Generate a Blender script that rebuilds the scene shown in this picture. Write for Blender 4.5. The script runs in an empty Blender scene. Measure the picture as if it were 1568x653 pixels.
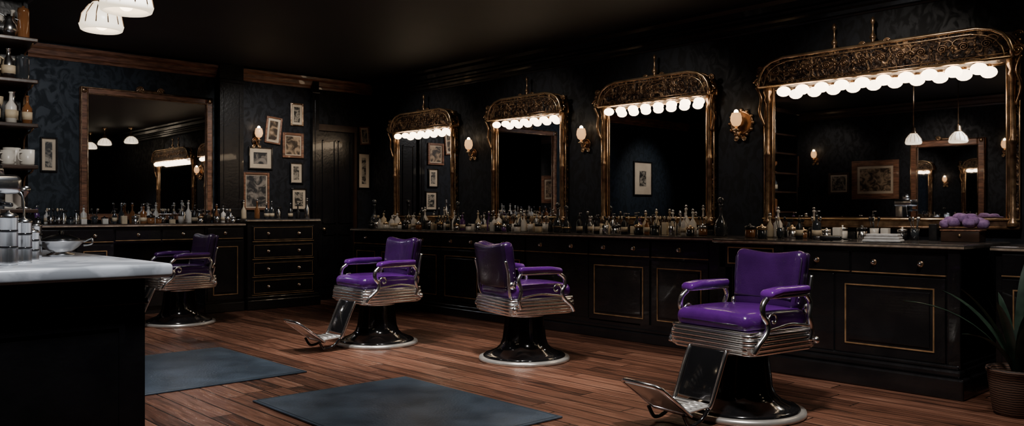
import bpy, bmesh, math, random
from mathutils import Vector, Matrix
random.seed(7)
XW, YB, XL, YN, ZC = 6.95, 10.6, -1.2, -3.0, 3.2
pi = math.pi

# ------------------------------------------------------------ materials
def new_mat(name):
    m = bpy.data.materials.new(name); m.use_nodes = True
    nt = m.node_tree
    return m, nt, nt.nodes['Principled BSDF']
def N(nt, t, **kw):
    n = nt.nodes.new(t)
    for k, v in kw.items(): setattr(n, k, v)
    return n
def ramp(nt, stops):
    r = N(nt, 'ShaderNodeValToRGB')
    el = r.color_ramp.elements
    while len(el) < len(stops): el.new(0.5)
    for e, (p, c) in zip(el, stops):
        e.position = p; e.color = (*c, 1)
    return r
def mat(name, c1, c2=None, scale=8, rough=.5, metal=0, bump=0, coat=0, detail=4, stretch=(1, 1, 1), lo=.35, hi=.65, bscale=None):
    m, nt, b = new_mat(name)
    c2 = c2 or tuple(v * .75 for v in c1)
    tc = N(nt, 'ShaderNodeTexCoord'); mp = N(nt, 'ShaderNodeMapping')
    mp.inputs['Scale'].default_value = stretch
    nz = N(nt, 'ShaderNodeTexNoise'); nz.inputs['Scale'].default_value = scale; nz.inputs['Detail'].default_value = detail
    nt.links.new(tc.outputs['Object'], mp.inputs[0]); nt.links.new(mp.outputs[0], nz.inputs['Vector'])
    r = ramp(nt, [(lo, c2), (hi, c1)])
    nt.links.new(nz.outputs['Fac'], r.inputs[0]); nt.links.new(r.outputs[0], b.inputs['Base Color'])
    b.inputs['Roughness'].default_value = rough; b.inputs['Metallic'].default_value = metal
    b.inputs['Coat Weight'].default_value = coat
    if bump:
        bp = N(nt, 'ShaderNodeBump'); bp.inputs['Strength'].default_value = bump; bp.inputs['Distance'].default_value = .01
        src = nz
        if bscale:
            src = N(nt, 'ShaderNodeTexNoise'); src.inputs['Scale'].default_value = bscale
            nt.links.new(tc.outputs['Object'], src.inputs['Vector'])
        nt.links.new(src.outputs['Fac'], bp.inputs['Height']); nt.links.new(bp.outputs[0], b.inputs['Normal'])
    return m
def emis(name, c, s, base=(.9, .85, .75)):
    m, nt, b = new_mat(name)
    b.inputs['Base Color'].default_value = (*base, 1)
    b.inputs['Emission Color'].default_value = (*c, 1); b.inputs['Emission Strength'].default_value = s
    b.inputs['Roughness'].default_value = .3
    return m

LEATHER = mat('purple_leather', (.105, .013, .215), (.065, .008, .14), 5, .25, 0, .12, .5, bscale=90)
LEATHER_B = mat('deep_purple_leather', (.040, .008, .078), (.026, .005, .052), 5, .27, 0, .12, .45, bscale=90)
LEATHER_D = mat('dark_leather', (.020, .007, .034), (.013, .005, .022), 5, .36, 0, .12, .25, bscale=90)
CHROME = mat('chrome', (.95, .94, .95), (.85, .84, .85), 3, .2, 1)
BLACKG = mat('black_enamel', (.008, .008, .009), None, 3, .12, 0, 0, .5)
RIM = mat('steel_rim', (.78, .76, .72), (.58, .56, .53), 6, .28, .7)
BLACKW = mat('black_painted_wood', (.0095, .0088, .0095), (.0055, .0052, .0062), 6, .25, 0, .15, .25, bscale=30)
TOPW = mat('counter_top_stone', (.09, .08, .075), (.035, .03, .03), 9, .18, 0, 0, .3)
EDGE = mat('counter_edge_highlight', (.85, .70, .56), (.5, .38, .27), 20, .3, .55)  # pale colour stands in for the highlight along the counter edge
GOLDL = mat('thin_gold_inlay', (.58, .34, .17), (.28, .16, .07), 12, .38, .55)
GOLD = mat('aged_gold', (.48, .31, .18), (.15, .09, .055), 14, .3, .9, .35)
GOLD2 = mat('bright_brass', (.88, .64, .40), (.52, .34, .19), 10, .24, .92)
DKGOLD = mat('dark_bronze', (.26, .155, .09), (.09, .055, .035), 14, .32, .85, .3)
CROWN = mat('crown_walnut', (.28, .125, .068), (.10, .045, .026), 7, .38, 0, .2, .2, stretch=(1, 6, 6))
WOODD = mat('dark_walnut', (.05, .025, .015), (.024, .012, .008), 7, .35, 0, .2, .1)
CREAM = mat('paper_mount', (.68, .56, .41), (.55, .44, .32), 5, .8)
MIRR, nt_, b_ = new_mat('mirror_glass')
b_.inputs['Base Color'].default_value = (.82, .82, .84, 1); b_.inputs['Metallic'].default_value = 1; b_.inputs['Roughness'].default_value = .012
BULB = emis('opal_bulb_glow', (1, .76, .50), 9.5)
SCG = emis('sconce_glass_glow', (1, .50, .20), 1.1, (.7, .5, .3))
SCF = emis('sconce_flame_bulb', (1, .72, .42), 26)
PEND = emis('pendant_opal_glass', (1, .82, .58), 1.7)
RUBBER = mat('slate_leather_mat', (.050, .073, .102), (.020, .032, .048), 3.5, .4, 0, .3, 0, detail=8, bscale=60)
RUBBERE = mat('mat_stitched_edge', (.03, .04, .05), None, 40, .6)
STEM = mat('leaf_green', (.035, .07, .045), (.012, .028, .018), 10, .34)
SOIL = mat('potting_soil', (.03, .02, .012), None, 60, .9, 0, .5)
def wicker():
    m, nt, b = new_mat('wicker_weave')
    tc = N(nt, 'ShaderNodeTexCoord'); w = N(nt, 'ShaderNodeTexWave', bands_direction='Z'); w.inputs['Scale'].default_value = 22; w.inputs['Distortion'].default_value = 3
    nt.links.new(tc.outputs['Object'], w.inputs['Vector'])
    r = ramp(nt, [(.2, (.018, .009, .006)), (.8, (.13, .065, .04))]); nt.links.new(w.outputs[0], r.inputs[0]); nt.links.new(r.outputs[0], b.inputs['Base Color'])
    bp = N(nt, 'ShaderNodeBump'); nt.links.new(w.outputs[0], bp.inputs['Height']); nt.links.new(bp.outputs[0], b.inputs['Normal']); b.inputs['Roughness'].default_value = .7
    return m
WICK = wicker()
def ornate():
    m, nt, b = new_mat('ornate_gilt_relief')
    tc = N(nt, 'ShaderNodeTexCoord')
    nz = N(nt, 'ShaderNodeTexNoise'); nz.inputs['Scale'].default_value = 13; nz.inputs['Distortion'].default_value = 2.5; nz.inputs['Detail'].default_value = 4
    nt.links.new(tc.outputs['Object'], nz.inputs['Vector'])
    r = ramp(nt, [(.42, (.012, .008, .007)), (.54, (.065, .036, .022)), (.64, (.32, .20, .11))])
    nt.links.new(nz.outputs['Fac'], r.inputs[0]); nt.links.new(r.outputs[0], b.inputs['Base Color'])
    bp = N(nt, 'ShaderNodeBump'); bp.inputs['Strength'].default_value = .9; bp.inputs['Distance'].default_value = .03
    nt.links.new(nz.outputs['Fac'], bp.inputs['Height']); nt.links.new(bp.outputs[0], b.inputs['Normal'])
    b.inputs['Metallic'].default_value = .6; b.inputs['Roughness'].default_value = .36
    return m
ORN = ornate()
def damask(name, a, b2, sc=7.5):
    m, nt, b = new_mat(name)
    tc = N(nt, 'ShaderNodeTexCoord'); mp = N(nt, 'ShaderNodeMapping'); mp.inputs['Scale'].default_value = (1, 1, .7)
    nt.links.new(tc.outputs['Object'], mp.inputs[0])
    nz = N(nt, 'ShaderNodeTexNoise'); nz.inputs['Scale'].default_value = sc; nz.inputs['Distortion'].default_value = 2.2; nz.inputs['Detail'].default_value = 4
    nt.links.new(mp.outputs[0], nz.inputs['Vector'])
    r = ramp(nt, [(.42, a), (.58, b2)]); nt.links.new(nz.outputs['Fac'], r.inputs[0]); nt.links.new(r.outputs[0], b.inputs['Base Color'])
    r2 = ramp(nt, [(.44, (.7, .7, .7)), (.56, (.5, .5, .5))]); nt.links.new(nz.outputs['Fac'], r2.inputs[0]); nt.links.new(r2.outputs[0], b.inputs['Roughness'])
    b.inputs['Specular IOR Level'].default_value = .25
    return m
DAM = damask('black_damask_wallpaper', (.0065, .0068, .0085), (.0135, .0155, .0205))
DAMB = damask('blue_damask_wallpaper', (.008, .012, .016), (.018, .026, .036))
CEIL = mat('ceiling_black_paint', (.020, .0185, .019), (.010, .010, .012), .8, .6)
def marble():
    m, nt, b = new_mat('white_marble')
    tc = N(nt, 'ShaderNodeTexCoord'); nz = N(nt, 'ShaderNodeTexNoise'); nz.inputs['Scale'].default_value = 3; nz.inputs['Detail'].default_value = 8; nz.inputs['Distortion'].default_value = 1.2
    nt.links.new(tc.outputs['Object'], nz.inputs['Vector'])
    r = ramp(nt, [(.40, (.36, .37, .39)), (.5, (.62, .63, .66)), (.7, (.74, .74, .77))]); nt.links.new(nz.outputs['Fac'], r.inputs[0]); nt.links.new(r.outputs[0], b.inputs['Base Color'])
    b.inputs['Roughness'].default_value = .22
    return m
MARB = marble()
def planks():
    m, nt, b = new_mat('floor_boards')
    L = nt.links.new
    tc = N(nt, 'ShaderNodeTexCoord'); sp = N(nt, 'ShaderNodeSeparateXYZ'); L(tc.outputs['Object'], sp.inputs[0])
    def M(op, a, bb=None):
        n = N(nt, 'ShaderNodeMath', operation=op)
        for i, v in enumerate((a, bb)):
            if v is None: continue
            if isinstance(v, (int, float)): n.inputs[i].default_value = v
            else: L(v, n.inputs[i])
        return n.outputs[0]
    xs = M('DIVIDE', sp.outputs[0], .15); ix = M('FLOOR', xs); fx = M('FRACT', xs)
    wn = N(nt, 'ShaderNodeTexWhiteNoise', noise_dimensions='1D'); L(ix, wn.inputs['W'])
    ys = M('ADD', M('DIVIDE', sp.outputs[1], 1.9), M('MULTIPLY', wn.outputs['Value'], 5.0)); iy = M('FLOOR', ys); fy = M('FRACT', ys)
    cb = N(nt, 'ShaderNodeCombineXYZ'); L(ix, cb.inputs[0]); L(iy, cb.inputs[1])
    w2 = N(nt, 'ShaderNodeTexWhiteNoise', noise_dimensions='2D'); L(cb.outputs[0], w2.inputs['Vector'])
    cb2 = N(nt, 'ShaderNodeCombineXYZ'); L(M('MULTIPLY', sp.outputs[0], 20.0), cb2.inputs[0]); L(M('MULTIPLY', sp.outputs[1], 1.3), cb2.inputs[1]); L(M('MULTIPLY', w2.outputs['Value'], 30.0), cb2.inputs[2])
    nz = N(nt, 'ShaderNodeTexNoise'); nz.inputs['Scale'].default_value = 1.4; nz.inputs['Detail'].default_value = 8; nz.inputs['Distortion'].default_value = 1.2; L(cb2.outputs[0], nz.inputs['Vector'])
    f = M('ADD', M('MULTIPLY', nz.outputs['Fac'], 1.0), M('MULTIPLY', M('SUBTRACT', w2.outputs['Value'], .45), .28))
    r = ramp(nt, [(.28, (.020, .008, .005)), (.46, (.085, .034, .020)), (.62, (.165, .070, .043)), (.8, (.27, .135, .088))]); L(f, r.inputs[0])
    gx = M('MULTIPLY', M('GREATER_THAN', fx, .035), M('LESS_THAN', fx, .965)); gy = M('GREATER_THAN', fy, .005)
    g = M('MULTIPLY', gx, gy)
    mx = N(nt, 'ShaderNodeMix', data_type='RGBA'); L(g, mx.inputs['Factor']); mx.inputs['A'].default_value = (.006, .003, .002, 1); L(r.outputs[0], mx.inputs['B'])
    L(mx.outputs['Result'], b.inputs['Base Color'])
    bp = N(nt, 'ShaderNodeBump'); bp.inputs['Strength'].default_value = .45; bp.inputs['Distance'].default_value = .012
    L(M('ADD', g, M('MULTIPLY', nz.outputs['Fac'], .5)), bp.inputs['Height']); L(bp.outputs[0], b.inputs['Normal'])
    rr = ramp(nt, [(.3, (.42, .42, .42)), (.7, (.23, .23, .23))]); L(nz.outputs['Fac'], rr.inputs[0]); L(rr.outputs[0], b.inputs['Roughness'])
    return m
FLOOR = planks()
def art(name, a, c, scale):
    m, nt, b = new_mat(name)
    tc = N(nt, 'ShaderNodeTexCoord'); nz = N(nt, 'ShaderNodeTexNoise'); nz.inputs['Scale'].default_value = scale; nz.inputs['Detail'].default_value = 6; nz.inputs['Distortion'].default_value = 1
    nt.links.new(tc.outputs['Object'], nz.inputs['Vector'])
    r = ramp(nt, [(.42, a), (.5, tuple((x + y) / 2.6 for x, y in zip(a, c))), (.6, c)]); nt.links.new(nz.outputs['Fac'], r.inputs[0]); nt.links.new(r.outputs[0], b.inputs['Base Color'])
    b.inputs['Roughness'].default_value = .5
    return m
ARTS = [art('engraving_print', (.02, .018, .015), (.36, .31, .24), 16), art('sepia_photo', (.04, .025, .015), (.42, .29, .18), 11), art('portrait_print', (.02, .02, .022), (.28, .24, .2), 9)]
BM = [mat('amber_glass', (.2, .08, .03), None, 5, .1, 0, 0, .6), mat('white_ceramic', (.7, .66, .6), None, 5, .3),
      mat('black_plastic', (.012, .012, .013), None, 5, .25), mat('steel', (.7, .7, .7), None, 5, .22, 1),
      mat('smoke_glass', (.03, .035, .04), None, 5, .06, 0, 0, .8), mat('paper_label', (.58, .47, .32), None, 8, .6),
      mat('violet_bottle', (.09, .035, .14), None, 5, .15, 0, 0, .5), GOLD2]
TOWEL = mat('purple_towel', (.30, .18, .36), (.16, .08, .22), 30, .95, 0, .6)
TOWELW = mat('white_towel', (.7, .68, .66), (.6, .57, .55), 30, .95, 0, .6)

# ------------------------------------------------------------ mesh builder
class MB:
    def __init__(s): s.v = []; s.f = []; s.m = []; s.sm = []; s.mats = []; s.M = Matrix.Identity(4)
    def mi(s, m):
        if m not in s.mats: s.mats.append(m)
        return s.mats.index(m)
    def add(s, vs, fs, m, smooth=False):
        o = len(s.v); k = s.mi(m)
        s.v += [s.M @ Vector(p) for p in vs]
        for f in fs: s.f.append([i + o for i in f]); s.m.append(k); s.sm.append(smooth)
    def box(s, x0, x1, y0, y1, z0, z1, m, bev=0):
        if bev:
            s.rbox(((x0 + x1) / 2, (y0 + y1) / 2, (z0 + z1) / 2), (x1 - x0, y1 - y0, z1 - z0), bev, m, n=1); return
        vs = [(x, y, z) for z in (z0, z1) for y in (y0, y1) for x in (x0, x1)]
        s.add(vs, [(0, 2, 3, 1), (4, 5, 7, 6), (0, 1, 5, 4), (2, 6, 7, 3), (0, 4, 6, 2), (1, 3, 7, 5)], m)
    def rbox(s, c, size, r, m, n=3, mid=1, rot=None, deform=None):
        hx, hy, hz = [a / 2 for a in size]; r = min(r, hx, hy, hz)
        def coords(h):
            a = [(-h + r) - r * math.cos(pi / 2 * i / n) for i in range(n + 1)] if n > 1 else [-h, -h + r]
            inner = h - r
            midp = [-inner + 2 * inner * i / mid for i in range(1, mid)]
            return a + midp + [-q for q in reversed(a)]
        def rnd(p):
            q = Vector((max(-hx + r, min(hx - r, p[0])), max(-hy + r, min(hy - r, p[1])), max(-hz + r, min(hz - r, p[2]))))
            d = Vector(p) - q
            if n > 1 and d.length > 1e-9: d = d.normalized() * r
            elif n == 1 and d.length > r * 1.01: d = d.normalized() * r * 1.0
            return q + d
        C = [coords(hx), coords(hy), coords(hz)]
        vs = []; fs = []; idx = {}
        def vid(p):
            k = tuple(round(t, 5) for t in p)
            if k not in idx:
                idx[k] = len(vs); vs.append(rnd(p))
            return idx[k]
        H = (hx, hy, hz)
        for ax in range(3):
            u, w = (ax + 1) % 3, (ax + 2) % 3
            for sg in (-1, 1):
                for i in range(len(C[u]) - 1):
                    for j in range(len(C[w]) - 1):
                        q = []
                        for (a, b) in ((i, j), (i + 1, j), (i + 1, j + 1), (i, j + 1)):
                            p = [0, 0, 0]; p[ax] = sg * H[ax]; p[u] = C[u][a]; p[w] = C[w][b]; q.append(vid(p))
                        if sg < 0: q.reverse()
                        if len(set(q)) > 2: fs.append(q)
        if deform: vs = [Vector(deform(p)) for p in vs]
        if rot: vs = [rot @ p for p in vs]
        c = Vector(c); s.add([p + c for p in vs], fs, m, n > 1)
    def lathe(s, prof, c, m, seg=20, axis=None, smooth=True):
        c = Vector(c); R = axis or Matrix.Identity(3); vs = []; fs = []
        for (r, z) in prof:
            for k in range(seg):
                a = 2 * pi * k / seg; vs.append(c + R @ Vector((r * math.cos(a), r * math.sin(a), z)))
        for i in range(len(prof) - 1):
            for k in range(seg):
                k2 = (k + 1) % seg; fs.append((i * seg + k, i * seg + k2, (i + 1) * seg + k2, (i + 1) * seg + k))
        if prof[0][0] > 1e-4: fs.append(tuple(reversed(range(seg))))
        if prof[-1][0] > 1e-4: fs.append(tuple(range((len(prof) - 1) * seg, len(prof) * seg)))
        s.add(vs, fs, m, smooth)
    def ball(s, c, r, m, seg=14, rings=8, sc=(1, 1, 1)):
        c = Vector(c)
        prof = [(r * math.sin(pi * i / rings), -r * math.cos(pi * i / rings)) for i in range(rings + 1)]
        s.lathe(prof, c, m, seg, Matrix.Diagonal(sc))
    def tube(s, pts, r, m, seg=8, closed=False):
        P = [Vector(p) for p in pts]; n = len(P); vs = []; fs = []
        up = None
        for i in range(n):
            if closed: t = P[(i + 1) % n] - P[i - 1]
            else: t = P[min(i + 1, n - 1)] - P[max(i - 1, 0)]
            t.normalize()
            if up is None: up = Vector((0, 0, 1)) if abs(t.z) < .9 else Vector((1, 0, 0))
            up = (up - t * up.dot(t)).normalized(); sd = t.cross(up)
            rr = r[i] if isinstance(r, (list, tuple)) else r
            for k in range(seg):
                a = 2 * pi * k / seg; vs.append(P[i] + up * math.cos(a) * rr + sd * math.sin(a) * rr)
        for i in range(n if closed else n - 1):
            j = (i + 1) % n
            for k in range(seg):
                k2 = (k + 1) % seg; fs.append((i * seg + k2, i * seg + k, j * seg + k, j * seg + k2))
        if not closed: fs.append(tuple(range(seg))); fs.append(tuple(reversed(range((n - 1) * seg, n * seg))))
        s.add(vs, fs, m, True)
    def prism(s, poly, y0, y1, m):
        n = len(poly); vs = [(x, y0, z) for x, z in poly] + [(x, y1, z) for x, z in poly]
        fs = [tuple(range(n)), tuple(reversed(range(n, 2 * n)))] + [((i + 1) % n, i, i + n, (i + 1) % n + n) for i in range(n)]
        s.add(vs, fs, m)
    def build(s, name, mw=None):
        me = bpy.data.meshes.new(name); me.from_pydata([tuple(v) for v in s.v], [], s.f)
        for mt in s.mats: me.materials.append(mt)
        me.polygons.foreach_set('material_index', s.m); me.polygons.foreach_set('use_smooth', s.sm)
        me.update()
        bm = bmesh.new(); bm.from_mesh(me); bmesh.ops.recalc_face_normals(bm, faces=bm.faces); bm.to_mesh(me); bm.free()
        ob = bpy.data.objects.new(name, me); bpy.context.scene.collection.objects.link(ob)
        if mw is not None: ob.matrix_world = mw
        return ob
def spl(pts, k=5):
    P = [Vector(p) for p in pts]; out = []
    for i in range(len(P) - 1):
        p0 = P[max(i - 1, 0)]; p1 = P[i]; p2 = P[i + 1]; p3 = P[min(i + 2, len(P) - 1)]
        for j in range(k):
            t = j / k
            out.append(.5 * ((2 * p1) + (p2 - p0) * t + (2 * p0 - 5 * p1 + 4 * p2 - p3) * t * t + (3 * p1 - p0 - 3 * p2 + p3) * t ** 3))
    out.append(P[-1]); return out
RW = Matrix.Translation((XW, 0, 0)) @ Matrix.Rotation(pi / 2, 4, 'Z')
BW = Matrix.Translation((0, YB, 0)) @ Matrix.Rotation(pi, 4, 'Z')
LW = Matrix.Translation((XL, 0, 0)) @ Matrix.Rotation(-pi / 2, 4, 'Z')
def at(x, y, z=0, a=0): return Matrix.Translation((x, y, z)) @ Matrix.Rotation(math.radians(a), 4, 'Z')

# ------------------------------------------------------------ room shell
def slab(name, x0, x1, y0, y1, z0, z1, m):
    b = MB(); b.box(x0, x1, y0, y1, z0, z1, m); return b.build(name)
slab('floor', XL - .1, XW + .1, YN - .1, YB + .1, -.1, 0, FLOOR)
slab('ceiling', XL - .1, XW + .1, YN - .1, YB + .1, ZC, ZC + .1, CEIL)
slab('wall_right', XW, XW + .1, YN - .1, YB + .1, 0, ZC, DAM)
slab('wall_left', XL - .1, XL, YN - .1, YB + .1, 0, ZC, DAM)
slab('wall_near', XL, XW, YN - .1, YN, 0, ZC, DAM)
b = MB(); b.box(XL, 4.7, YB, YB + .1, 0, ZC, DAMB); b.box(4.7, XW, YB, YB + .1, 0, ZC, DAM); b.build('wall_back')
def crown(name, l0, l1, M, z=3.0, m=CROWN, s=1.0):
    b = MB()
    pr = [(0, 0), (.02, 0), (.03, .025), (.055, .04), (.07, .09), (.10, .12), (.11, .15), (0, .15)]
    n = len(pr); vs = [(l0, y * s, z + h * s) for y, h in pr] + [(l1, y * s, z + h * s) for y, h in pr]
    fs = [tuple(range(n)), tuple(reversed(range(n, 2 * n)))] + [(i, (i + 1) % n, (i + 1) % n + n, i + n) for i in range(n)]
    b.add(vs, fs, m); return b.build(name, M)
crown('trim_1', -4.55, -XL, BW, 3.02)
crown('trim_2', -XW + .0, -4.88, BW, 3.02)
crown('trim_3', YN, YB - .12, RW, 2.93, BLACKW, .6)
crown('trim_4', YN, YB - .12, RW, 3.05, BLACKW, 1.0)
crown('trim_5', -YB + .12, -YN, LW, 3.02, WOODD)
def pilaster(name, x0, x1, z0, M, d=.13):
    b = MB(); b.box(x0, x1, 0, d, z0, ZC, BLACKW)
    b.box(x0 - .015, x1 + .015, 0, d + .02, 2.95, 3.0, BLACKW, .008); b.box(x0 - .015, x1 + .015, 0, d + .02, z0, z0 + .12, BLACKW, .008)
    for e in (x0 + .05, x1 - .06): b.box(e, e + .01, d, d + .008, z0 + .25, 2.85, BLACKW)
    return b.build(name, M)
pilaster('trim_6', -4.88, -4.56, 1.19, BW)
pilaster('trim_7', -6.03, -5.93, 0.0, BW, .08)
for i, (a, c, M) in enumerate([(-5.92, 1.2, BW), (-YB, -YN, LW)]):
    b = MB(); b.box(a, c, 0, .02, 0, .18, BLACKW); b.box(a, c, 0, .03, .16, .18, BLACKW); b.build('baseboard_' + ('back', 'left')[i], M)
b = MB()
b.box(-6.62, -6.05, 0, .03, 0, 2.42, BLACKW)
for (x0, x1) in ((-6.58, -6.37), (-6.32, -6.11)):
    for z0, z1 in ((.2, .95), (1.1, 2.3)):
        for e in ((x0, x1, z0, z0 + .015), (x0, x1, z1 - .015, z1), (x0, x0 + .015, z0, z1), (x1 - .015, x1, z0, z1)): b.box(e[0], e[1], .03, .045, e[2], e[3], BLACKW)
b.box(-6.03, -6.0, 0, .06, 0, 2.5, WOODD); b.box(-6.67, -6.63, 0, .06, 0, 2.5, WOODD); b.box(-6.67, -6.0, 0, .07, 2.43, 2.52, WOODD)
b.ball((-6.12, .07, 1.02), .025, GOLD2); b.tube([(-6.12, .02, 1.02), (-6.12, .06, 1.02)], .01, GOLD2)
b.build('door_1', BW)

# ------------------------------------------------------------ cabinetry
def rect(b, x0, x1, z0, z1, y, m=GOLDL, t=.009, h=.006):
    b.box(x0, x1, y, y + h, z0, z0 + t, m); b.box(x0, x1, y, y + h, z1 - t, z1, m)
    b.box(x0, x0 + t, y, y + h, z0 + t, z1 - t, m); b.box(x1 - t, x1, y, y + h, z0 + t, z1 - t, m)
def knob(b, x, y, z):
    A = Matrix.Rotation(-pi / 2, 3, 'X')
    b.lathe([(.006, 0), (.006, .012), (.015, .018), (.016, .026), (.008, .032), (0, .033)], (x, y, z), CHROME, 12, A)
    b.lathe([(.022, 0), (.022, .004), (.01, .005)], (x, y, z), GOLD, 14, A)
def drawer(b, x0, x1, z0, z1, y, nk=2, gold=True):
    b.box(x0, x1, y, y + .018, z0, z1, BLACKW, .005)
    if gold: b.box(x0, x1, y, y + .021, z0 - .004, z0 + .004, GOLDL)
    for k in range(nk):
        knob(b, x0 + (x1 - x0) * ((k + .5) / nk if nk > 1 else .5), y + .018, (z0 + z1) / 2)
def door(b, x0, x1, z0, z1, y):
    b.box(x0, x1, y, y + .02, z0, z1, BLACKW, .005)
    rect(b, x0 + .07, x1 - .07, z0 + .07, z1 - .07, y + .02)
    b.box(x0 + .10, x1 - .10, y + .02, y + .03, z0 + .10, z1 - .10, BLACKW, .006)
def top(b, x0, x1, y1, z, m=TOPW, ov=.03, th=.035):
    b.box(x0, x1, .025, y1 + ov, z - th, z, m, .008)
    b.box(x0 + .002, x1 - .002, y1 + ov - .004, y1 + ov + .003, z - th * .75, z - th * .35, EDGE)  # thin strip painted as the edge highlight
b = MB(); D = .60
b.box(4.02, 10.12, .03, D - .02, .10, 1.0, BLACKW)
b.box(3.98, 10.14, .03, D + .03, 0, .10, BLACKW, .01); b.box(3.99, 10.13, .03, D + .012, .10, .135, BLACKW, .008)
b.box(4.0, 10.12, D - .02, D, .135, .18, BLACKW)
cols = [4.24, 4.9, 5.69, 6.62, 7.35, 8.13, 8.87, 9.5, 10.12]
for i in range(len(cols) - 1):
    a, c = cols[i] + .012, cols[i + 1] - .012
    drawer(b, a, c, .83, .98, D - .02, 2 if c - a > .75 else 1)
    if i == 2: b.box(a, c, D - .02, D - .012, .18, .80, BLACKW)
    else: door(b, a, c, .16, .80, D - .02)
b.box(4.0, 4.24, D - .02, D, .14, .98, BLACKW)
top(b, 4.0, 10.16, D, 1.035)
b.build('mirror_station_counter', RW)
b = MB(); D = .95
b.box(2.06, 3.38, .03, D - .02, .1, 1.0, BLACKW)
b.box(1.99, 3.44, .03, D + .08, 0, .14, BLACKW, .012); b.box(2.02, 3.41, .03, D + .045, .14, .19, BLACKW, .015); b.box(2.04, 3.4, .03, D + .02, .19, .22, BLACKW, .01)
b.box(2.03, 2.11, D - .02, D + .01, .2, 1.0, BLACKW, .006); b.box(3.32, 3.4, D - .02, D + .01, .2, 1.0, BLACKW, .006)
drawer(b, 2.13, 2.78, .82, .97, D - .02, 2); drawer(b, 2.8, 3.30, .82, .97, D - .02, 1)
door(b, 2.13, 2.9, .22, .80, D - .02); b.box(2.92, 3.30, D - .02, D - .005, .22, .80, BLACKW, .005)
b.box(3.38, 3.85, .03, D - .45, .1, 1.0, BLACKW); b.box(3.38, 3.92, D - .08, D - .02, .80, 1.0, BLACKW)
b.box(3.86, 3.94, D - .12, D - .02, 0, 1.0, BLACKW, .006)
rect(b, 3.42, 3.84, .83, .97, D - .02)
top(b, 2.0, 3.96, D, 1.035)
b.build('dressing_cabinet', RW)
b = MB(); D = .62
b.box(-.6, 1.92, .03, D, .1, 1.0, BLACKW); b.box(-.62, 1.94, .03, D + .04, 0, .12, BLACKW, .01)
for i in range(3):
    x0 = -.55 + i * .82; drawer(b, x0, x0 + .79, .82, .97, D, 2); door(b, x0, x0 + .79, .16, .8, D)
top(b, -.62, 1.95, D, 1.02)
b.build('side_counter', RW)
b = MB(); D = .48
b.box(-3.15, -1.4, .03, D, .1, 1.08, BLACKW); b.box(-3.17, -1.4, .03, D + .03, 0, .12, BLACKW, .01)
b.box(-4.72, -4.22, .03, D, .1, 1.08, BLACKW); b.box(-4.72, -4.20, .03, D + .03, 0, .12, BLACKW, .01)
b.box(-4.22, -3.15, .03, .06, .1, 1.08, BLACKW); b.box(-4.22, -3.15, .06, D - .02, .90, 1.08, BLACKW)
for x0, x1 in ((-4.2, -3.7), (-3.68, -3.17)): drawer(b, x0, x1, .93, 1.06, D - .02, 1)
for i in range(2):
    x0 = -3.14 + i * .8
    drawer(b, x0, x0 + .78, .92, 1.06, D, 2); door(b, x0, x0 + .39, .15, .89, D); door(b, x0 + .4, x0 + .78, .15, .89, D)
drawer(b, -4.70, -4.24, .93, 1.06, D, 1); door(b, -4.70, -4.24, .15, .90, D)
top(b, -4.73, -1.35, D, 1.12, WOODD, .04)
b.build('back_bar_counter', BW)
b = MB(); D = .50
b.box(-5.76, -4.76, .03, D, .1, 1.13, BLACKW); b.box(-5.79, -4.74, .03, D + .05, 0, .13, BLACKW, .012); b.box(-5.78, -4.75, .03, D + .02, .13, .17, BLACKW, .01)
for z in (.19, .42, .65, .88):
    drawer(b, -5.70, -4.82, z, z + .20, D, 2)
    rect(b, -5.68, -4.84, z + .02, z + .185, D + .018, GOLDL, .005, .003)
top(b, -5.80, -4.74, D, 1.17)
b.build('chest_of_drawers', BW)
b = MB()
b.box(.0, 1.475, 4.27, 6.2, .08, .945, BLACKW); b.box(.03, 1.42, 4.31, 6.15, 0, .08, BLACKW)
b.box(0, 1.49, 4.255, 6.2, .80, .83, BLACKW, .006)
rect(b, .1, 1.38, .14, .72, 4.262, BLACKW, .03, .008)
b.rbox((.78, 5.235, .966), (1.6, 2.13, .069), .02, MARB, 3)
b.build('marble_reception_counter')

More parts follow.
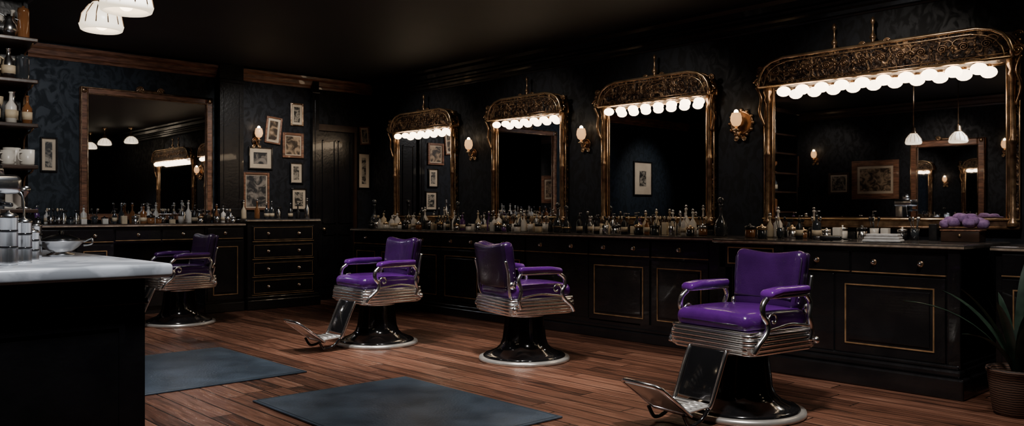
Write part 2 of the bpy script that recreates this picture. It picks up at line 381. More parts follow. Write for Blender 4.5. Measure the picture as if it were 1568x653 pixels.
# ------------------------------------------------------------ mirrors
def glow_row(b, xs, y, z, r):
    for x in xs:
        b.lathe([(.020, .06), (.022, .03), (.016, .015)], (x, y, z), GOLD2, 10)
        b.ball((x, y, z), r, BULB, 14, 8, (1.12, 1.12, .84))
def spiral(b, cx, cz, y, r0, sg, m, t=.007):
    pts = []
    for i in range(26):
        a = i / 25 * 2.1 * 2 * pi; r = r0 * (1 - i / 28)
        pts.append((cx + sg * r * math.cos(a), y, cz + r * math.sin(a) * .85))
    b.tube(pts, t, m, 6)
def salon_mirror(y0, y1, nb, posts, br=.05, bpad=.16, sh=.05):
    b = MB(); W = y1 - y0; h = W / 2; z0 = 1.15; zt = 2.66; zh = 2.39; F = .17
    base = Matrix.Translation(((y0 + y1) / 2, 0, 0)); b.M = base
    b.box(-h + .03, h - .03, .0, .03, z0 + .03, 2.6, WOODD)
    b.box(-h + .08, h - .08, .03, .036, z0 + .07, 2.55, MIRR)
    for sx in (-1, 1):
        x = sx * (h - .045)
        prof = [(.0, z0), (.042, z0), (.042, z0 + .03), (.026, z0 + .05), (.032, z0 + .09), (.020, z0 + .12), (.021, 1.75), (.032, 1.77), (.032, 1.79), (.020, 1.82), (.018, 2.25), (.034, 2.28), (.026, 2.31), (.042, 2.35), (.042, 2.41), (0, 2.42)]
        b.lathe(prof, (x, .06, 0), GOLD, 14)
        b.box(min(x, x - sx * .05), max(x, x - sx * .05), .03, .052, z0, 2.45, DKGOLD, .005)
        b.box(min(x, x + sx * .035), max(x, x + sx * .035), .0, .05, z0, 2.4, ORN, .005)
        b.tube([(x + sx * .04, .05, z0), (x + sx * .04, .05, 2.38)], .007, GOLD2, 6)
        b.tube([(x - sx * .045, .052, z0), (x - sx * .045, .052, 2.38)], .006, GOLD2, 6)
        spiral(b, sx * (h + .0), 2.44, .13, .055, sx, GOLD2, .010)
        spiral(b, sx * (h + .005), 2.56, .11, .035, -sx, GOLD, .008)
        b.tube(spl([(sx * (h - .02), .07, 2.05), (sx * (h + .02), .09, 2.18), (sx * (h - .005), .11, 2.30), (sx * (h + .03), .13, 2.40)]), .012, GOLD, 7)
        b.ball((sx * (h + .01), .12, 2.51), .024, GOLD)
    b.box(-h, h, .0, .07, z0 - .02, z0 + .05, GOLD, .012); b.tube([(-h, .075, z0 + .05), (h, .075, z0 + .05)], .009, GOLD2); b.tube([(-h, .07, z0 - .015), (h, .07, z0 - .015)], .012, DKGOLD)
    b.M = base @ Matrix.Translation((-sh, 0, 0))
    a = h - .02; pl = [(-a, zh - .0), (-a, zh + .06), (-a + .02, zh + .12), (-a + .06, zh + .175), (-a + .13, zh + .215), (-a + .24, zh + .24)]
    out = pl + [(-x, z) for x, z in reversed(pl)]
    b.prism(out, .035, F, ORN)
    def ring(y, r, m): b.tube([(x, y, z) for x, z in out], r, m, 8)
    ring(F + .005, .015, GOLD2); ring(.05, .014, GOLD)
    inn = [(x * (1 - .05 / a), z - .035 if z > zh + .01 else z) for x, z in out]; b.tube([(x, F + .003, z) for x, z in inn], .006, GOLD2, 6)
    b.tube([(-a, F + .005, zh), (a, F + .005, zh)], .013, GOLD2, 8)
    b.tube([(-a + .03, F, zh + .03), (a - .03, F, zh + .03)], .005, GOLD, 6)
    ns = max(5, int(W / .17))
    for i in range(ns):
        cx = -a + .17 + (2 * a - .34) * i / (ns - 1); sg = 1 if i % 2 else -1
        spiral(b, cx, zh + .12, F + .004, .04, sg, DKGOLD, .006)
        b.tube(spl([(cx + sg * .045, F + .003, zh + .12), (cx + sg * .08, F + .006, zh + .15), (cx + sg * .05, F + .004, zh + .18), (cx, F + .003, zh + .175)]), .004, GOLD, 6)
        if i < ns - 1:
            mx_ = cx + .5 * (2 * a - .34) / (ns - 1)
            b.ball((mx_, F + .003, zh + .12), .012, GOLD, 8, 6)
            for k in (-1, 1): b.ball((mx_, F + .002, zh + .12 + k * .03), .010, DKGOLD, 8, 6, (.6, .6, 1.6))
    b.rbox((0, F * .6, zh + .255), (.16, .07, .035), .015, GOLD, 3)
    for s in (-1, 1): spiral(b, s * .10, zh + .262, F * .7, .03, s, GOLD, .007)
    glow_row(b, [(-h + bpad) + (W - 2 * bpad) * i / (nb - 1) for i in range(nb)], .145, zh - .058, br)
    for px in posts:
        b.lathe([(.03, zt - .04), (.03, zt - .01), (.012, zt + .01), (.026, zt + .035), (.026, zt + .05), (.010, zt + .08), (.008, zt + .15), (.018, zt + .165), (.018, zt + .19), (.006, zt + .21), (0, zt + .215)], (px, .10, 0), GOLD, 12)
    return b.build('vanity_mirror', RW)
salon_mirror(8.52, 9.93, 7, [0.0], .048, .16, .08)
salon_mirror(6.52, 7.80, 7, [0.0], .047, .15, .05)
salon_mirror(4.55, 5.99, 8, [0.0], .049, .15, .04)
salon_mirror(1.93, 4.02, 10, [.35, .02], .054, .25, .0)
def framed_mirror(name, x0, x1, z0, z1, M, t=.09):
    b = MB(); b.box(x0 + t * .5, x1 - t * .5, 0, .03, z0 + t * .5, z1 - t * .5, MIRR)
    for (p, q, r, s) in ((x0, x0 + t, z0, z1), (x1 - t, x1, z0, z1), (x0 + t, x1 - t, z0, z0 + t), (x0 + t, x1 - t, z1 - t, z1)): b.box(p, q, 0, .055, r, s, CROWN, .015)
    for o, rr, m in ((.012, .012, GOLD), (t - .008, .009, GOLD)):
        b.tube([(x0 + o, .058, z0 + o), (x1 - o, .058, z0 + o), (x1 - o, .058, z1 - o), (x0 + o, .058, z1 - o)], rr, m, 6, True)
    cx = (x0 + x1) / 2
    b.rbox((cx, .04, z1 + .005), (.34, .05, .05), .02, DKGOLD)
    for s in (-1, 1):
        spiral(b, cx + s * .12, z1 + .02, .07, .045, s, GOLD, .009)
        for z in (z0 + .045, z1 - .045): b.ball((cx + s * (x1 - x0 - t) / 2, .055, z), .035, GOLD, 10, 6, (1, .5, 1))
    return b.build(name, M)
framed_mirror('wall_mirror', -4.50, -2.91, 1.15, 2.74, BW)
framed_mirror('ornate_wall_mirror', -5.9, -4.7, 1.0, 2.5, LW, .12)

# ------------------------------------------------------------ pictures
def picture(x0, x1, z0, z1, M, k=0, fr=BLACKW, t=.025, mount=.22, tilt=0):
    b = MB(); cx, cz = (x0 + x1) / 2, (z0 + z1) / 2
    w, h = (x1 - x0) / 2, (z1 - z0) / 2
    b.M = Matrix.Translation((cx, 0, cz)) @ Matrix.Rotation(math.radians(tilt), 4, 'Y')
    for (p, q, r, s) in ((-w, -w + t, -h, h), (w - t, w, -h, h), (-w + t, w - t, -h, -h + t), (-w + t, w - t, h - t, h)): b.box(p, q, 0.001, .03, r, s, fr, .006)
    b.box(-w + t * .6, w - t * .6, .001, .012, -h + t * .6, h - t * .6, CREAM)
    mw, mh = (w - t) * mount, (h - t) * mount
    g = min(mw, mh) * 1.2 
    b.box(-w + t + g, w - t - g, .012, .014, -h + t + g, h - t - g, ARTS[k])
    return b.build('framed_picture', M)
picture(-5.82, -5.62, 2.47, 2.79, BW, 0, GOLD, .02, .35)
picture(-5.48, -5.25, 2.20, 2.57, BW, 1, CROWN, .022, .3, -6)
picture(-5.82, -5.50, 2.02, 2.37, BW, 1, CROWN, .035, .1)
picture(-5.35, -5.00, 1.84, 2.15, BW, 2, BLACKW, .02, .35)
picture(-5.81, -5.61, 1.66, 1.96, BW, 0, BLACKW, .018, .4)
picture(-5.30, -4.93, 1.29, 1.80, BW, 2, CROWN, .03, .08)
picture(-5.87, -5.63, 1.29, 1.60, BW, 0, BLACKW, .02, .3)
picture(-6.92, -6.745, 2.27, 2.54, BW, 0, CROWN, .02, .3, 5)
picture(-6.93, -6.71, 1.61, 2.15, BW, 0, BLACKW, .02, .5)
picture(-2.68, -2.50, 1.72, 2.12, BW, 0, BLACKW, .02, .4)
picture(-.65, -.05, 1.6, 2.3, BW, 0, BLACKW, .03, .5)
for (y0, y1, z0, z1, k, fr, t) in ((8.0, 8.75, 1.75, 2.35, 1, CROWN, .07), (7.0, 7.4, 1.6, 2.0, 0, WOODD, .04), (6.1, 7.0 - .05, 1.5, 2.2, 1, CROWN, .10), (8.9, 9.4, 1.5, 2.1, 0, BLACKW, .04), (3.4, 4.1, 1.6, 2.2, 0, WOODD, .05), (1.5, 2.2, 1.5, 2.2, 1, CROWN, .06)):
    picture(-y1, -y0, z0, z1, LW, k, fr, t, .15)

# ------------------------------------------------------------ sconces
def sconce(x, z, M, big=False):
    b = MB(); A = Matrix.Rotation(-pi / 2, 3, 'X'); r = .125 if big else .06
    b.lathe([(0, 0), (r, 0), (r, .012), (r * .86, .022), (r * .8, .014), (r * .5, .016), (r * .35, .03), (0, .035)], (x, 0, z + (.08 if big else 0)), DKGOLD, 24, A)
    if big:
        for k in range(12):
            a_ = k * pi / 6; b.ball((x + r * math.cos(a_), .012, z + .08 + r * math.sin(a_)), .018, GOLD, 8, 6)
    b.tube(spl([(x, .02, z), (x, .06, z - .04), (x, .09, z - .03), (x, .10, z + .01)]), .009, GOLD2)
    b.lathe([(0, .0), (.03, .005), (.035, .015), (.015, .025), (.016, .05)], (x, .10, z), GOLD2, 14)
    b.lathe([(.02, .045), (.04, .06), (.054, .10), (.05, .14), (.04, .17), (.037, .17), (.047, .14), (.05, .10), (.036, .065), (0, .055)], (x, .10, z), SCG, 18)
    b.ball((x, .10, z + .175), .022, SCF, 10, 6, (1, 1, 1.3))
    spiral(b, x - .04, z - .07, .03, .028, 1, GOLD2, .006); spiral(b, x + .04, z - .07, .03, .028, -1, GOLD2, .006)
    return b.build('wall_sconce', M)
for y in (8.19, 6.24, 4.28): sconce(y, 2.02, RW, y < 5)
sconce(-5.11, 2.22, BW)
for y in (7.65, 4.4, 2.7): sconce(-y, 2.25, LW)

# ------------------------------------------------------------ pendants
def pendant(x, y, z, r=.15):
    b = MB()
    b.lathe([(.0, ZC - z), (.06, ZC - z), (.055, ZC - z - .025), (.01, ZC - z - .05), (.008, ZC - z - .06)], (0, 0, 0), GOLD2, 16)
    b.tube([(0, 0, .17), (0, 0, ZC - z - .04)], .006, GOLD, 8)
    b.lathe([(.012, .2), (.03, .18), (.035, .13), (.05, .11), (.045, .10), (.0, .10)], (0, 0, 0), GOLD2, 16)
    b.lathe([(.04, .11), (r * .55, .085), (r * .9, .03), (r, -.02), (r * .93, -.045), (r * .85, -.05), (r * .8, -.03), (r * .6, .03), (r * .3, .06), (0, .07)], (0, 0, 0), PEND, 28)
    for k in range(12):
        a_ = k * pi / 6; b.tube([(math.cos(a_) * q[0], math.sin(a_) * q[0], q[1]) for q in ((r * .3, .10), (r * .57, .087), (r * .91, .032), (r * 1.005, -.02))], .003, GOLD, 5)
    b.ball((0, 0, -.01), .035, BULB, 12, 8)
    return b.build('pendant_lamp', at(x, y, z))
pendant(1.44, 4.83, 2.29, .112); pendant(1.38, 4.25, 2.28, .125)
pendant(6.1, .9, 2.85, .15); pendant(6.5, 1.45, 2.88, .15); pendant(6.2, -.5, 2.85, .15); pendant(5.6, -1.8, 2.75, .15)

# ------------------------------------------------------------ barber chairs
def chair(x, y, ang, foot=True, leather=LEATHER, back=LEATHER_B, shell=LEATHER_D):
    b = MB()
    b.lathe([(0, 0), (.385, 0), (.39, .012), (.385, .03), (.36, .036), (.35, .036)], (0, 0, 0), RIM, 48)
    b.lathe([(.355, .03), (.35, .045), (.335, .055), (.325, .055), (.30, .07), (.24, .095), (.205, .13), (.188, .18), (.175, .28), (.163, .38), (.16, .40), (.12, .405), (.11, .44), (0, .44)], (0, 0, 0), BLACKG, 48)
    b.lathe([(.166, .375), (.171, .38), (.171, .392), (.162, .396)], (0, 0, 0), CHROME, 40)
    b.rbox((0, 0, .425), (.34, .30, .05), .02, BLACKG, 2)
    b.rbox((0, 0, .475), (.62, .64, .12), .03, RIM, 2)
    for i in range(5):
        gx = (.62, .645, .655, .655, .64)[i]
        hx_, hy_, rr_ = gx / 2 - .011, gx / 2 - .001, .07; P = []
        for cx_, cy_, a0 in ((hx_ - rr_, hy_ - rr_, 0), (-hx_ + rr_, hy_ - rr_, 90), (-hx_ + rr_, -hy_ + rr_, 180), (hx_ - rr_, -hy_ + rr_, 270)):
            for q in range(5):
                t_ = math.radians(a0 + q * 22.5); P.append((cx_ + rr_ * math.cos(t_), cy_ + rr_ * math.sin(t_), .425 + i * .0255))
        b.tube(P, .0135 if i in (0, 4) else .0118, CHROME, 8, True)
    b.rbox((0, 0, .545), (.60, .62, .02), .009, CHROME, 2)
    def seatd(p):
        f = 1 - min(1, (abs(p.x) / .30) ** 2) * .5 - min(1, (abs(p.y) / .29) ** 2) * .5
        return (p.x, p.y, p.z + (.022 * f if p.z > 0 else 0))
    b.rbox((.01, 0, .597), (.59, .57, .105), .050, leather, 4, 6, deform=seatd)
    b.tube([(.302, -.22, .59), (.302, .22, .59)], .005, LEATHER_D, 6)
    R = Matrix.Rotation(math.radians(-9), 3, 'Y')
    def backd(p):
        t = (p.z + .2) / .4; w = 1 - .08 * (1 - t) ** 2
        dz = (-.020 * math.cos(min(1, abs(p.y) / .2) * pi / 2)) if p.z > .1 else 0
        return (p.x + .35 * p.y * p.y + (.012 * (1 - (p.y / .26) ** 2) if p.x > 0 else 0), p.y * w, p.z + dz)
    b.rbox((-.285, 0, .822), (.10, .52, .38), .045, back, 4, 6, rot=R, deform=backd)
    b.rbox((-.335, 0, .815), (.045, .50, .365), .02, shell, 3, 6, rot=R, deform=backd)
    def bp(yy, zz, xx=.056):
        q = R @ Vector((xx + .35 * yy * yy, yy, zz)); return q + Vector((-.285, 0, .822))
    b.tube([bp(-.22 + .44 * i / 10, -.12, .058) for i in range(11)], .006, LEATHER_D, 6)
    edge = [(-.235, -.14), (-.25, 0), (-.255, .13), (-.235, .165)]
    for sg in (-1, 1):
        b.tube([bp(sg * -q[0], q[1], .03) for q in edge], .005, LEATHER_D, 6)
        for k in range(9): b.ball(bp(sg * .248, -.14 + k * .035, .012), .0055, CHROME, 6, 4)
    for sy in (-1, 1):
        b.tube(spl([(-.25, sy * .24, .50), (-.29, sy * .268, .60), (-.305, sy * .275, .76), (-.33, sy * .272, .86)]), .013, CHROME)
        b.lathe([(0, 0), (.03, 0), (.03, .02), (0, .025)], (-.27, sy * .27, .66), CHROME, 14, Matrix.Rotation(-sy * pi / 2, 3, 'X'))
        b.rbox((-.03, sy * .315, .785), (.40, .085, .05), .024, leather, 4, 4, deform=lambda p: (p.x, p.y * (1 + .25 * p.x / .2), p.z - 2 * max(0, p.x - .1) ** 2))
        b.rbox((-.03, sy * .315, .753), (.38, .06, .016), .007, CHROME, 2)
        b.tube(spl([(.15, sy * .315, .75), (.20, sy * .32, .71), (.205, sy * .325, .65), (.17, sy * .33, .60), (.19, sy * .335, .54), (.26, sy * .335, .48), (.29, sy * .325, .43)]), .018, CHROME)
        b.tube(spl([(-.21, sy * .315, .75), (-.24, sy * .325, .70), (-.22, sy * .335, .62), (-.24, sy * .335, .54), (-.22, sy * .33, .47)]), .0165, CHROME)
        spiral_pts = [(.12 + .045 * (1 - i / 24) * math.cos(i / 3.2), sy * .332, .62 + .045 * (1 - i / 24) * math.sin(i / 3.2)) for i in range(20)]
        b.tube(spiral_pts, .008, CHROME, 6)
        b.tube(spl([(-.22, sy * .332, .56), (-.05, sy * .336, .585), (.10, sy * .336, .57), (.18, sy * .335, .56)]), .009, CHROME)
        b.ball((-.28, sy * .34, .47), .022, CHROME, 12, 8)
    def plate(p0, p1, w, th, m, rr=.01):
        p0 = Vector(p0); p1 = Vector(p1); d = p1 - p0; a = math.atan2(d.z, d.x)
        b.rbox((p0 + p1) / 2, (d.length, w, th), rr, m, 2, rot=Matrix.Rotation(-a, 3, 'Y'))
    if foot:
        plate((.31, 0, .43), (.43, 0, .14), .26, .02, BLACKG)
        for sy in (-1, 1):
            b.tube(spl([(.28, sy * .14, .45), (.325, sy * .145, .40), (.43, sy * .145, .16), (.46, sy * .14, .11)]), .014, CHROME)
        plate((.42, 0, .12), (.62, 0, .105), .28, .014, RIM, .006)
        for i in range(4): b.tube([(.45 + i * .045, -.12, .126 - i * .003), (.45 + i * .045, .12, .126 - i * .003)], .005, CHROME, 6)
        q = [(.62, -.15, .09), (.62, .15, .09), (.86, .16, .27), (.88, .12, .285), (.88, -.12, .285), (.86, -.16, .27)]
        b.tube(q, .012, CHROME, 8, True)
        plate((.63, 0, .10), (.86, 0, .265), .28, .010, RIM, .004)
        for i in range(4): b.tube([(.67 + i * .045, -.12, .137 + i * .032), (.67 + i * .045, .12, .137 + i * .032)], .005, CHROME, 6)
        for sy in (-1, 1): b.tube(spl([(.46, sy * .14, .11), (.53, sy * .14, .045), (.62, sy * .14, .03), (.67, sy * .14, .10)]), .012, BLACKG)
    return b.build('barber_chair', at(x, y, 0, ang))
chair(4.47, 6.71, 176)
chair(4.91, 5.13, -14, False)
chair(4.61, 2.84, 172, True, LEATHER, LEATHER_B)
chair(3.63, 9.42, 178, True, LEATHER_B, LEATHER_D)

# ------------------------------------------------------------ floor mats
def fmat(x0, x1, y0, y1, ang):
    b = MB(); w, h = (x1 - x0) / 2, (y1 - y0) / 2
    b.rbox((0, 0, .007), (2 * w, 2 * h, .012), .005, RUBBER, 2)
    q = .02
    b.tube([(-w + q, -h + q, .013), (w - q, -h + q, .013), (w - q, h - q, .013), (-w + q, h - q, .013)], .003, RUBBERE, 6, True)
    return b.build('floor_mat', at((x0 + x1) / 2, (y0 + y1) / 2, 0.0005, ang))
fmat(1.6, 3.25, 5.85, 7.45, 0); fmat(2.46, 3.68, 3.5, 5.17, -1)

# ------------------------------------------------------------ supplies
def item(b, x, y, z, kind, rnd):
    m = rnd.choice(BM[:6] + BM[1:4] + ([BM[6]] if rnd.random() < .4 else [])); s = rnd.uniform(.95, 1.35)
    if kind == 0:
        b.lathe([(0, 0), (.026 * s, 0), (.028 * s, .01), (.028 * s, .10 * s), (.012, .12 * s), (.010, .14 * s), (.014, .142 * s), (.014, .155 * s), (0, .156 * s)], (x, y, z), m, 14)
        b.tube([(x, y, z + .155 * s), (x, y, z + .18 * s), (x - .03, y, z + .178 * s)], .004, BM[3], 6)
        b.lathe([(.0287 * s, .03), (.0287 * s, .075)], (x, y, z), BM[5], 14)
    elif kind == 1:
        b.lathe([(0, 0), (.03 * s, 0), (.032 * s, .015), (.03 * s, .10 * s), (.010, .14 * s), (.009, .18 * s), (.015, .185 * s), (.015, .195 * s), (0, .20 * s)], (x, y, z), m, 14)
        b.ball((x, y, z + .21 * s), .015, BM[3], 10, 6)
    elif kind == 2:
        b.lathe([(0, 0), (.032 * s, 0), (.034 * s, .01), (.034 * s, .055 * s), (0, .056 * s)], (x, y, z), m, 14)
        b.lathe([(0, .056 * s), (.036 * s, .056 * s), (.036 * s, .075 * s), (.01, .08 * s), (.01, .09 * s), (0, .095 * s)], (x, y, z), rnd.choice((BM[3], BM[2], GOLD2)), 14)
    elif kind == 3:
        b.lathe([(0, 0), (.03, 0), (.035, .09), (.033, .09), (.028, .01), (0, .01)], (x, y, z), rnd.choice((BM[1], BM[3], BM[4])), 14)
        for k in range(4):
            a = k * 1.6 + rnd.random(); dx, dy = .022 * math.cos(a), .022 * math.sin(a)
            b.tube([(x + dx * .3, y + dy * .3, z + .015), (x + dx * 1.5, y + dy * 1.5, z + .15)], .0035, BM[2], 5)
            b.ball((x + dx * 1.6, y + dy * 1.6, z + .165), .012, rnd.choice((BM[5], BM[2], BM[3])), 8, 6, (1, .7, 1.6))
    elif kind == 4:
        b.lathe([(0, 0), (.03, 0), (.032, .01), (.031, .09), (.012, .12), (.012, .135), (0, .136)], (x, y, z), m, 14)
        b.rbox((x - .01, y, z + .15), (.06, .02, .028), .008, BM[2], 2); b.tube([(x - .02, y, z + .14), (x - .03, y, z + .11)], .004, BM[2], 5)
    else:
        h = rnd.uniform(.05, .13); b.rbox((x, y, z + h / 2), (.06, .055, h), .004, rnd.choice((BM[5], BM[1], BM[2], BM[5])), 2)
def supplies(name, rows, z, M, seed, gaps=()):
    r = random.Random(seed); b = MB()
    for (l0, l1, d0, d1, step, kinds) in rows:
        x = l0
        while x < l1:
            if not any(g0 < x < g1 for g0, g1 in gaps): item(b, x, r.uniform(d0, d1), z, r.choice(kinds), r)
            x += step * r.uniform(.9, 1.6)
    return b.build(name, M)
ALL = (0, 1, 2, 3, 4, 5); LOW = (0, 2, 2, 3, 5)
for i, (a, c) in enumerate(((8.3, 9.85), (6.55, 7.95), (4.5, 6.0))):
    supplies('grooming_bottles', [(a, c, .14, .2, .078, ALL), (a, c, .30, .36, .088, ALL), (a, c, .44, .54, .10, LOW)], 1.036, RW, 10 + i)
supplies('grooming_bottles', [(3.05, 3.9, .14, .22, .085, ALL), (3.15, 3.9, .35, .42, .085, ALL), (3.25, 3.9, .52, .7, .12, LOW)], 1.036, RW, 50)
supplies('grooming_bottles', [(2.5, 3.0, .14, .20, .085, (2, 3, 5))], 1.036, RW, 57)
supplies('grooming_bottles', [(.4, 1.85, .15, .3, .085, ALL)], 1.021, RW, 52)
supplies('grooming_bottles', [(-4.7, -1.75, .12, .18, .085, ALL), (-4.65, -1.8, .29, .40, .095, LOW)], 1.121, BW, 60)
supplies('grooming_bottles', [(-5.7, -4.85, .15, .35, .1, ALL)], 1.171, BW, 62)
def decanter(x, y, z, s=1):
    b = MB(); b.lathe([(0, 0), (.05 * s, 0), (.055 * s, .02), (.06 * s, .07 * s), (.045 * s, .12 * s), (.015 * s, .17 * s), (.012 * s, .25 * s), (.02 * s, .255 * s), (.02 * s, .27 * s), (0, .27 * s)], (0, 0, 0), BM[4], 18)
    b.ball((0, 0, .30 * s), .03 * s, BM[4], 12, 8); b.lathe([(.058 * s, .05 * s), (.06 * s, .07 * s)], (0, 0, 0), GOLD2, 18)
    return b.build('glass_decanter', at(x, y, z))
decanter(6.62, 10.0, 1.036, 1.25); decanter(6.62, 8.12, 1.036, 1.1); decanter(6.6, 6.36, 1.036); decanter(6.55, 6.18, 1.036, .9); decanter(6.6, 4.28, 1.036, 1.1)
def towel(x, y, z, m, name, s=1):
    b = MB(); r = random.Random(5)
    for k in range(16):
        a = k * 2.399; q = .012 * math.sqrt(k) * 1.5
        b.rbox((q * math.cos(a) * s, q * 1.6 * math.sin(a) * s, (.028 + .05 * (1 - k / 16) * r.uniform(.5, 1)) * s), (.07 * s, .055 * s, .05 * s), .022 * s, m, 3, 3, rot=Matrix.Rotation(a * 1.7, 3, 'Z') @ Matrix.Rotation(r.uniform(-.5, .5), 3, 'X'))
    return b.build(name, at(x, y, z))
b = MB(); b.rbox((0, 0, .04), (.18, .26, .08), .006, WOODD, 2); b.rbox((0, 0, .085), (.19, .27, .012), .004, CROWN, 2); b.lathe([(0, 0), (.008, 0), (.012, .01), (0, .012)], (-.09, 0, .05), GOLD2, 10, Matrix.Rotation(-pi / 2, 3, 'Y')); b.build('wooden_box', at(6.66, 2.24, 1.036, 4))
towel(6.66, 2.24, 1.129, TOWEL, 'purple_towel', 1.25)
b = MB()
for k in range(3): b.rbox((0, 0, .012 + k * .02), (.16 - .01 * k, .26 - .02 * k, .02), .009, TOWELW, 3, 3)
b.build('folded_towel', at(6.12, 2.6, 1.036, 12))
b = MB(); b.rbox((0, 0, .022), (.05, .16, .04), .018, BM[2], 3, 3); b.rbox((0, .09, .022), (.045, .03, .02), .004, BM[3], 2); b.tube(spl([(0, -.08, .02), (.03, -.14, .008), (.1, -.15, .008), (.14, -.08, .008)]), .005, BM[2], 6); b.build('hair_clipper', at(6.12, 3.0, 1.036, 20))

# ------------------------------------------------------------ shelf unit (left)
b = MB(); X0, X1, Y0, Y1 = .35, 1.69, 7.2, 7.62
b.box(X0, X1, Y1 - .03, Y1, 0, 2.95, BLACKW); b.box(X1 - .03, X1, Y1 - .1, Y1, 0, 2.95, BLACKW); b.box(X0, X0 + .04, Y0, Y1, 0, 2.95, BLACKW)
SZ = (1.28, 1.62, 1.94, 2.28, 2.60)
for z in SZ:
    b.box(X0 + .02, X1, Y0, Y1 - .03, z - .03, z, WOODD, .006)
    b.tube(spl([(X1 - .03, Y1 - .1, z - .18), (X1 - .03, Y1 - .14, z - .08), (X1 - .03, Y0 + .08, z - .05), (X1 - .03, Y0 + .04, z - .03)]), .008, GOLD, 6)
b.box(X0 - .02, X1 + .03, Y0 - .03, Y1, 2.95, 3.02, WOODD, .01); b.box(X0, X1 - .02, Y0 + .02, Y1 - .03, .0, 1.24, BLACKW)
rect(b, X0 + .1, X1 - .1, .15, 1.15, Y0 + .012, GOLDL)
b.build('display_shelf')
SH = at(0, 7.2, 0)
def stock(b, x, y, z, r, hmax):
    k = r.randrange(5); h = hmax * r.uniform(.65, .95); R = r.uniform(.036, .052); m = r.choice((BM[3], BM[3], BM[1], BM[1], BM[0], BM[2], BM[4], BM[5]))
    if k == 0: b.lathe([(0, 0), (R, 0), (R * 1.05, .01), (R, h * .8), (R * 1.08, h * .82), (R * .9, h * .93), (R * .25, h * .96), (R * .3, h), (0, h)], (x, y, z), m, 18)
    elif k == 1:
        b.lathe([(0, 0), (R, 0), (R, h * .55), (R * .35, h * .72), (R * .3, h * .95), (R * .4, h * .96), (R * .4, h), (0, h)], (x, y, z), m, 16); b.lathe([(R * 1.02, h * .15), (R * 1.02, h * .42)], (x, y, z), BM[5], 16)
    elif k == 2:
        b.lathe([(0, 0), (R * .8, 0), (R * 1.2, h * .3), (R * 1.1, h * .5), (R * .6, h * .7), (R * .7, h * .85), (R * .62, h * .85), (0, h * .7)], (x, y, z), m, 18)
        b.tube(spl([(x + R * .7, y, z + h * .8), (x + R * 1.6, y, z + h * .7), (x + R * 1.6, y, z + h * .4), (x + R * 1.1, y, z + h * .3)]), .006, m, 6)
    elif k == 3: b.rbox((x, y, z + h * .4), (R * 1.8, R * 1.8, h * .8), .006, m, 2); b.rbox((x, y, z + h * .83), (R * 1.9, R * 1.9, h * .05), .004, BM[3], 2)
    else:
        b.lathe([(0, 0), (R, 0), (R, .008), (R * .25, .02), (R * .22, h * .4), (R, h * .6), (R * 1.05, h * .8), (R * .9, h * .8), (0, h * .6)], (x, y, z), m, 18)
for i, z in enumerate(SZ):
    r = random.Random(90 + i); b = MB(); x = .98
    lim = 1.30 if i == 1 else 1.64
    while x < lim:
        stock(b, x, r.uniform(.08, .11), z + .001, r, .28); x += r.uniform(.095, .115)
    x = 1.0
    while x < (1.3 if i == 1 else 1.62): stock(b, x, .27, z + .001, r, .29); x += r.uniform(.105, .125)
    b.build('shelf_bottles', SH)
def mug(x, y, z, m=BM[1], s=1.0):
    b = MB(); b.lathe([(0, 0), (.038 * s, 0), (.042 * s, .01), (.044 * s, .10 * s), (.040 * s, .10 * s), (.038 * s, .012), (0, .012)], (0, 0, 0), m, 20)
    b.tube(spl([(.042 * s, 0, .08 * s), (.07 * s, 0, .075 * s), (.07 * s, 0, .035 * s), (.042 * s, 0, .025 * s)]), .006, m, 8)
    return b.build('shaving_mug', at(x, y, z, 215))
mug(1.50, 7.29, 1.621, s=1.1); mug(1.63, 7.28, 1.621, s=1.2); mug(1.56, 7.44, 1.621, s=1.4)
def canister(x, y, h, r, lid=True):
    b = MB(); b.lathe([(0, 0), (r, 0), (r * 1.03, .01), (r, .02), (r, h * .85), (r * 1.05, h * .86), (r * 1.05, h * .9), (r * .8, h * .95), (r * .25, h * .97), (r * .22, h), (0, h)], (0, 0, 0), BM[3], 24)
    for k in (.3, .6): b.lathe([(r * 1.01, h * k), (r * 1.03, h * k + .006), (r * 1.01, h * k + .012)], (0, 0, 0), BLACKG, 24)
    return b.build('metal_canister', at(x, y, 1.0015))
canister(1.03, 4.66, .23, .035); canister(.94, 4.55, .26, .04); canister(1.10, 4.8, .17, .03); canister(1.22, 5.25, .20, .03)
b = MB(); b.rbox((0, 0, .02), (.22, .30, .04), .012, BM[3], 2); b.rbox((-.02, .08, .20), (.16, .12, .34), .02, BM[3], 3); b.rbox((0, 0, .40), (.2, .28, .10), .03, BM[3], 3)
b.lathe([(.035, .27), (.04, .30), (.04, .35)], (0, -.06, 0), BM[2], 16); b.tube([(0, -.09, .30), (.02, -.19, .29)], .012, BM[2], 8); b.lathe([(0, .45), (.06, .45), (.05, .5), (.02, .53), (0, .54)], (0, 0, 0), BM[3], 20)
b.tube(spl([(.09, -.05, .38), (.12, -.08, .34), (.12, -.10, .2)]), .006, BM[3], 6)
b.build('espresso_machine', at(.98, 5.12, 1.0015, 10))
b = MB(); b.lathe([(0, 0), (.07, 0), (.075, .01), (.05, .02), (.09, .05), (.125, .085), (.13, .09), (.12, .088), (.08, .055), (0, .05)], (0, 0, 0), BM[3], 28); b.lathe([(0, .058), (.10, .085), (.095, .10), (.05, .12), (.012, .125), (.015, .145), (0, .15)], (0, 0, 0), BM[2], 24)
for s in (-1, 1): b.tube(spl([(s * .12, 0, .08), (s * .16, .01, .10), (s * .165, 0, .07), (s * .12, 0, .06)]), .006, BM[3], 6)
b.build('silver_dish', at(1.36, 5.3, 1.0015, -30))

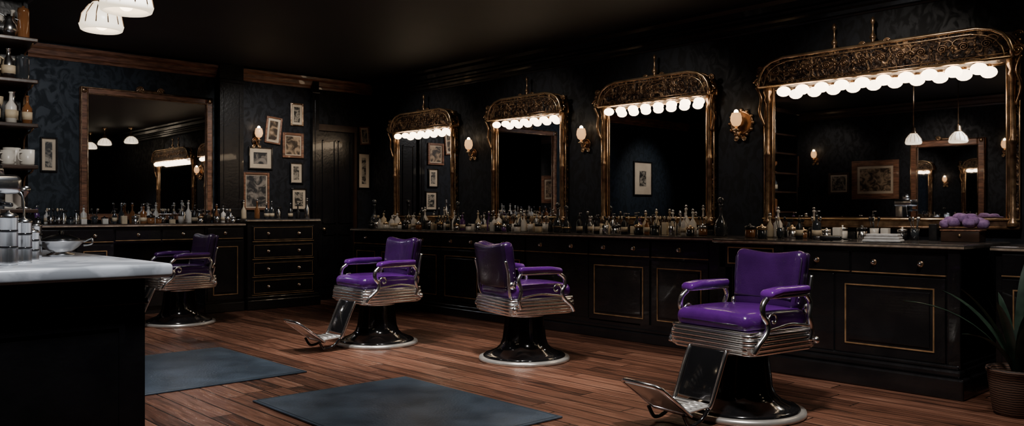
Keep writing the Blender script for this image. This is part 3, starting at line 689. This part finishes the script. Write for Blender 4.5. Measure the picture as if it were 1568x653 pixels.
# ------------------------------------------------------------ plant
b = MB(); b.lathe([(0, 0), (.12, 0), (.135, .02), (.16, .2), (.165, .26), (.175, .27), (.17, .29), (.15, .28), (.14, .24), (0, .24)], (0, 0, 0), WICK, 28); b.lathe([(0, .245), (.145, .25), (.145, .24)], (0, 0, 0), SOIL, 20)
r = random.Random(3)
for k in range(19):
    a = k * 2.4 + r.uniform(-.3, .3); L = r.uniform(.5, .88); lean = r.uniform(.15, .6) if k % 3 else .75
    d = Vector((math.cos(a), math.sin(a), 0))
    if d.x > .2: lean = min(lean, .3 / max(.3, d.x) / 1.3)
    sd = Vector((-d.y, d.x, 0)); vs = []; n = 9
    for i in range(n + 1):
        t = i / n; rad = .02 + L * lean * t ** 1.3; zz = .25 + L * (t - .55 * lean * t * t * 1.2); w = .028 * (math.sin(pi * min(1, .12 + t * .88)) ** .7) + .002
        if t > .99: w = .001
        c = d * rad + Vector((0, 0, zz)); vs += [c - sd * w + Vector((0, 0, .006)), c, c + sd * w + Vector((0, 0, .006))]
    fs = [(i * 3 + j, i * 3 + j + 1, i * 3 + j + 4, i * 3 + j + 3) for i in range(n) for j in range(2)]
    b.add(vs, fs, STEM, True)
b.build('potted_plant', at(5.80, 1.64, 0))

# ------------------------------------------------------------ lights
def spot(x, y, z, tx, ty, tz, p, ang=75, c=(1, .95, .9), size=.12, blend=.8):
    l = bpy.data.lights.new('unseen_spot', 'SPOT'); l.energy = p; l.color = c; l.spot_size = math.radians(ang); l.spot_blend = blend; l.shadow_soft_size = size  # unseen spot without a fixture, added to light the scene
    o = bpy.data.objects.new('unseen_spot', l); bpy.context.scene.collection.objects.link(o); o.location = (x, y, z)
    o.rotation_euler = (Vector((tx, ty, tz)) - Vector((x, y, z))).to_track_quat('-Z', 'Y').to_euler(); return o
spot(3.7, 6.2, 3.12, 4.4, 6.7, .5, 400, 62)
spot(4.0, 4.6, 3.12, 4.8, 5.0, .5, 400, 62)
spot(3.5, 2.2, 3.12, 4.4, 2.8, .5, 430, 66)
spot(3.0, 4.4, 3.12, 3.0, 4.6, 0, 200, 90)
spot(2.6, 7.0, 3.12, 2.8, 7.2, 0, 170, 90)
spot(3.0, 8.4, 3.12, 3.6, 9.3, .4, 200, 55)
spot(1.3, 3.4, 3.12, 1.2, 5.0, 1, 360, 60, (.9, .94, 1))
spot(4.9, 8.6, 3.12, 5.3, 10.5, 1.8, 140, 70)
spot(2.6, 8.2, 3.12, 2.7, 10.5, 1.8, 80, 80, (.92, .95, 1))
spot(1.6, 4.6, 3.05, 1.4, 7.3, 2.0, 190, 50, (1, .95, .88))  # added to brighten the shelf unit
for y, p in ((9.1, 50), (7.1, 50), (5.2, 50), (3.0, 80)):
    spot(5.35, y - .3, 3.1, 6.9, y, 1.9, p, 75, (1, .88, .74), .08)  # added wash to lift the mirror canopies and wall
spot(4.6, 1.6, 3.1, 6.1, 1.9, .5, 130, 70)
spot(.3, 8.7, 3.1, .3, 10.5, 1.9, 100, 50)
for y in (7.4, 5.4, 3.5): spot(.6, y, 3.1, -1.2, y, 1.9, 85, 60, (1, .85, .7))  # added so the left wall shows up in the mirrors
w = bpy.data.worlds.new('room_ambient'); bpy.context.scene.world = w; w.use_nodes = True
w.node_tree.nodes['Background'].inputs[0].default_value = (.02, .022, .026, 1)

# ------------------------------------------------------------ camera
cd = bpy.data.cameras.new('camera'); co = bpy.data.objects.new('camera', cd); bpy.context.scene.collection.objects.link(co)
co.location = (0, 0, 1.25); co.rotation_euler = (pi / 2, 0, math.radians(-42.9)); cd.lens = 29.2; cd.sensor_width = 36; cd.clip_start = .05
bpy.context.scene.camera = co
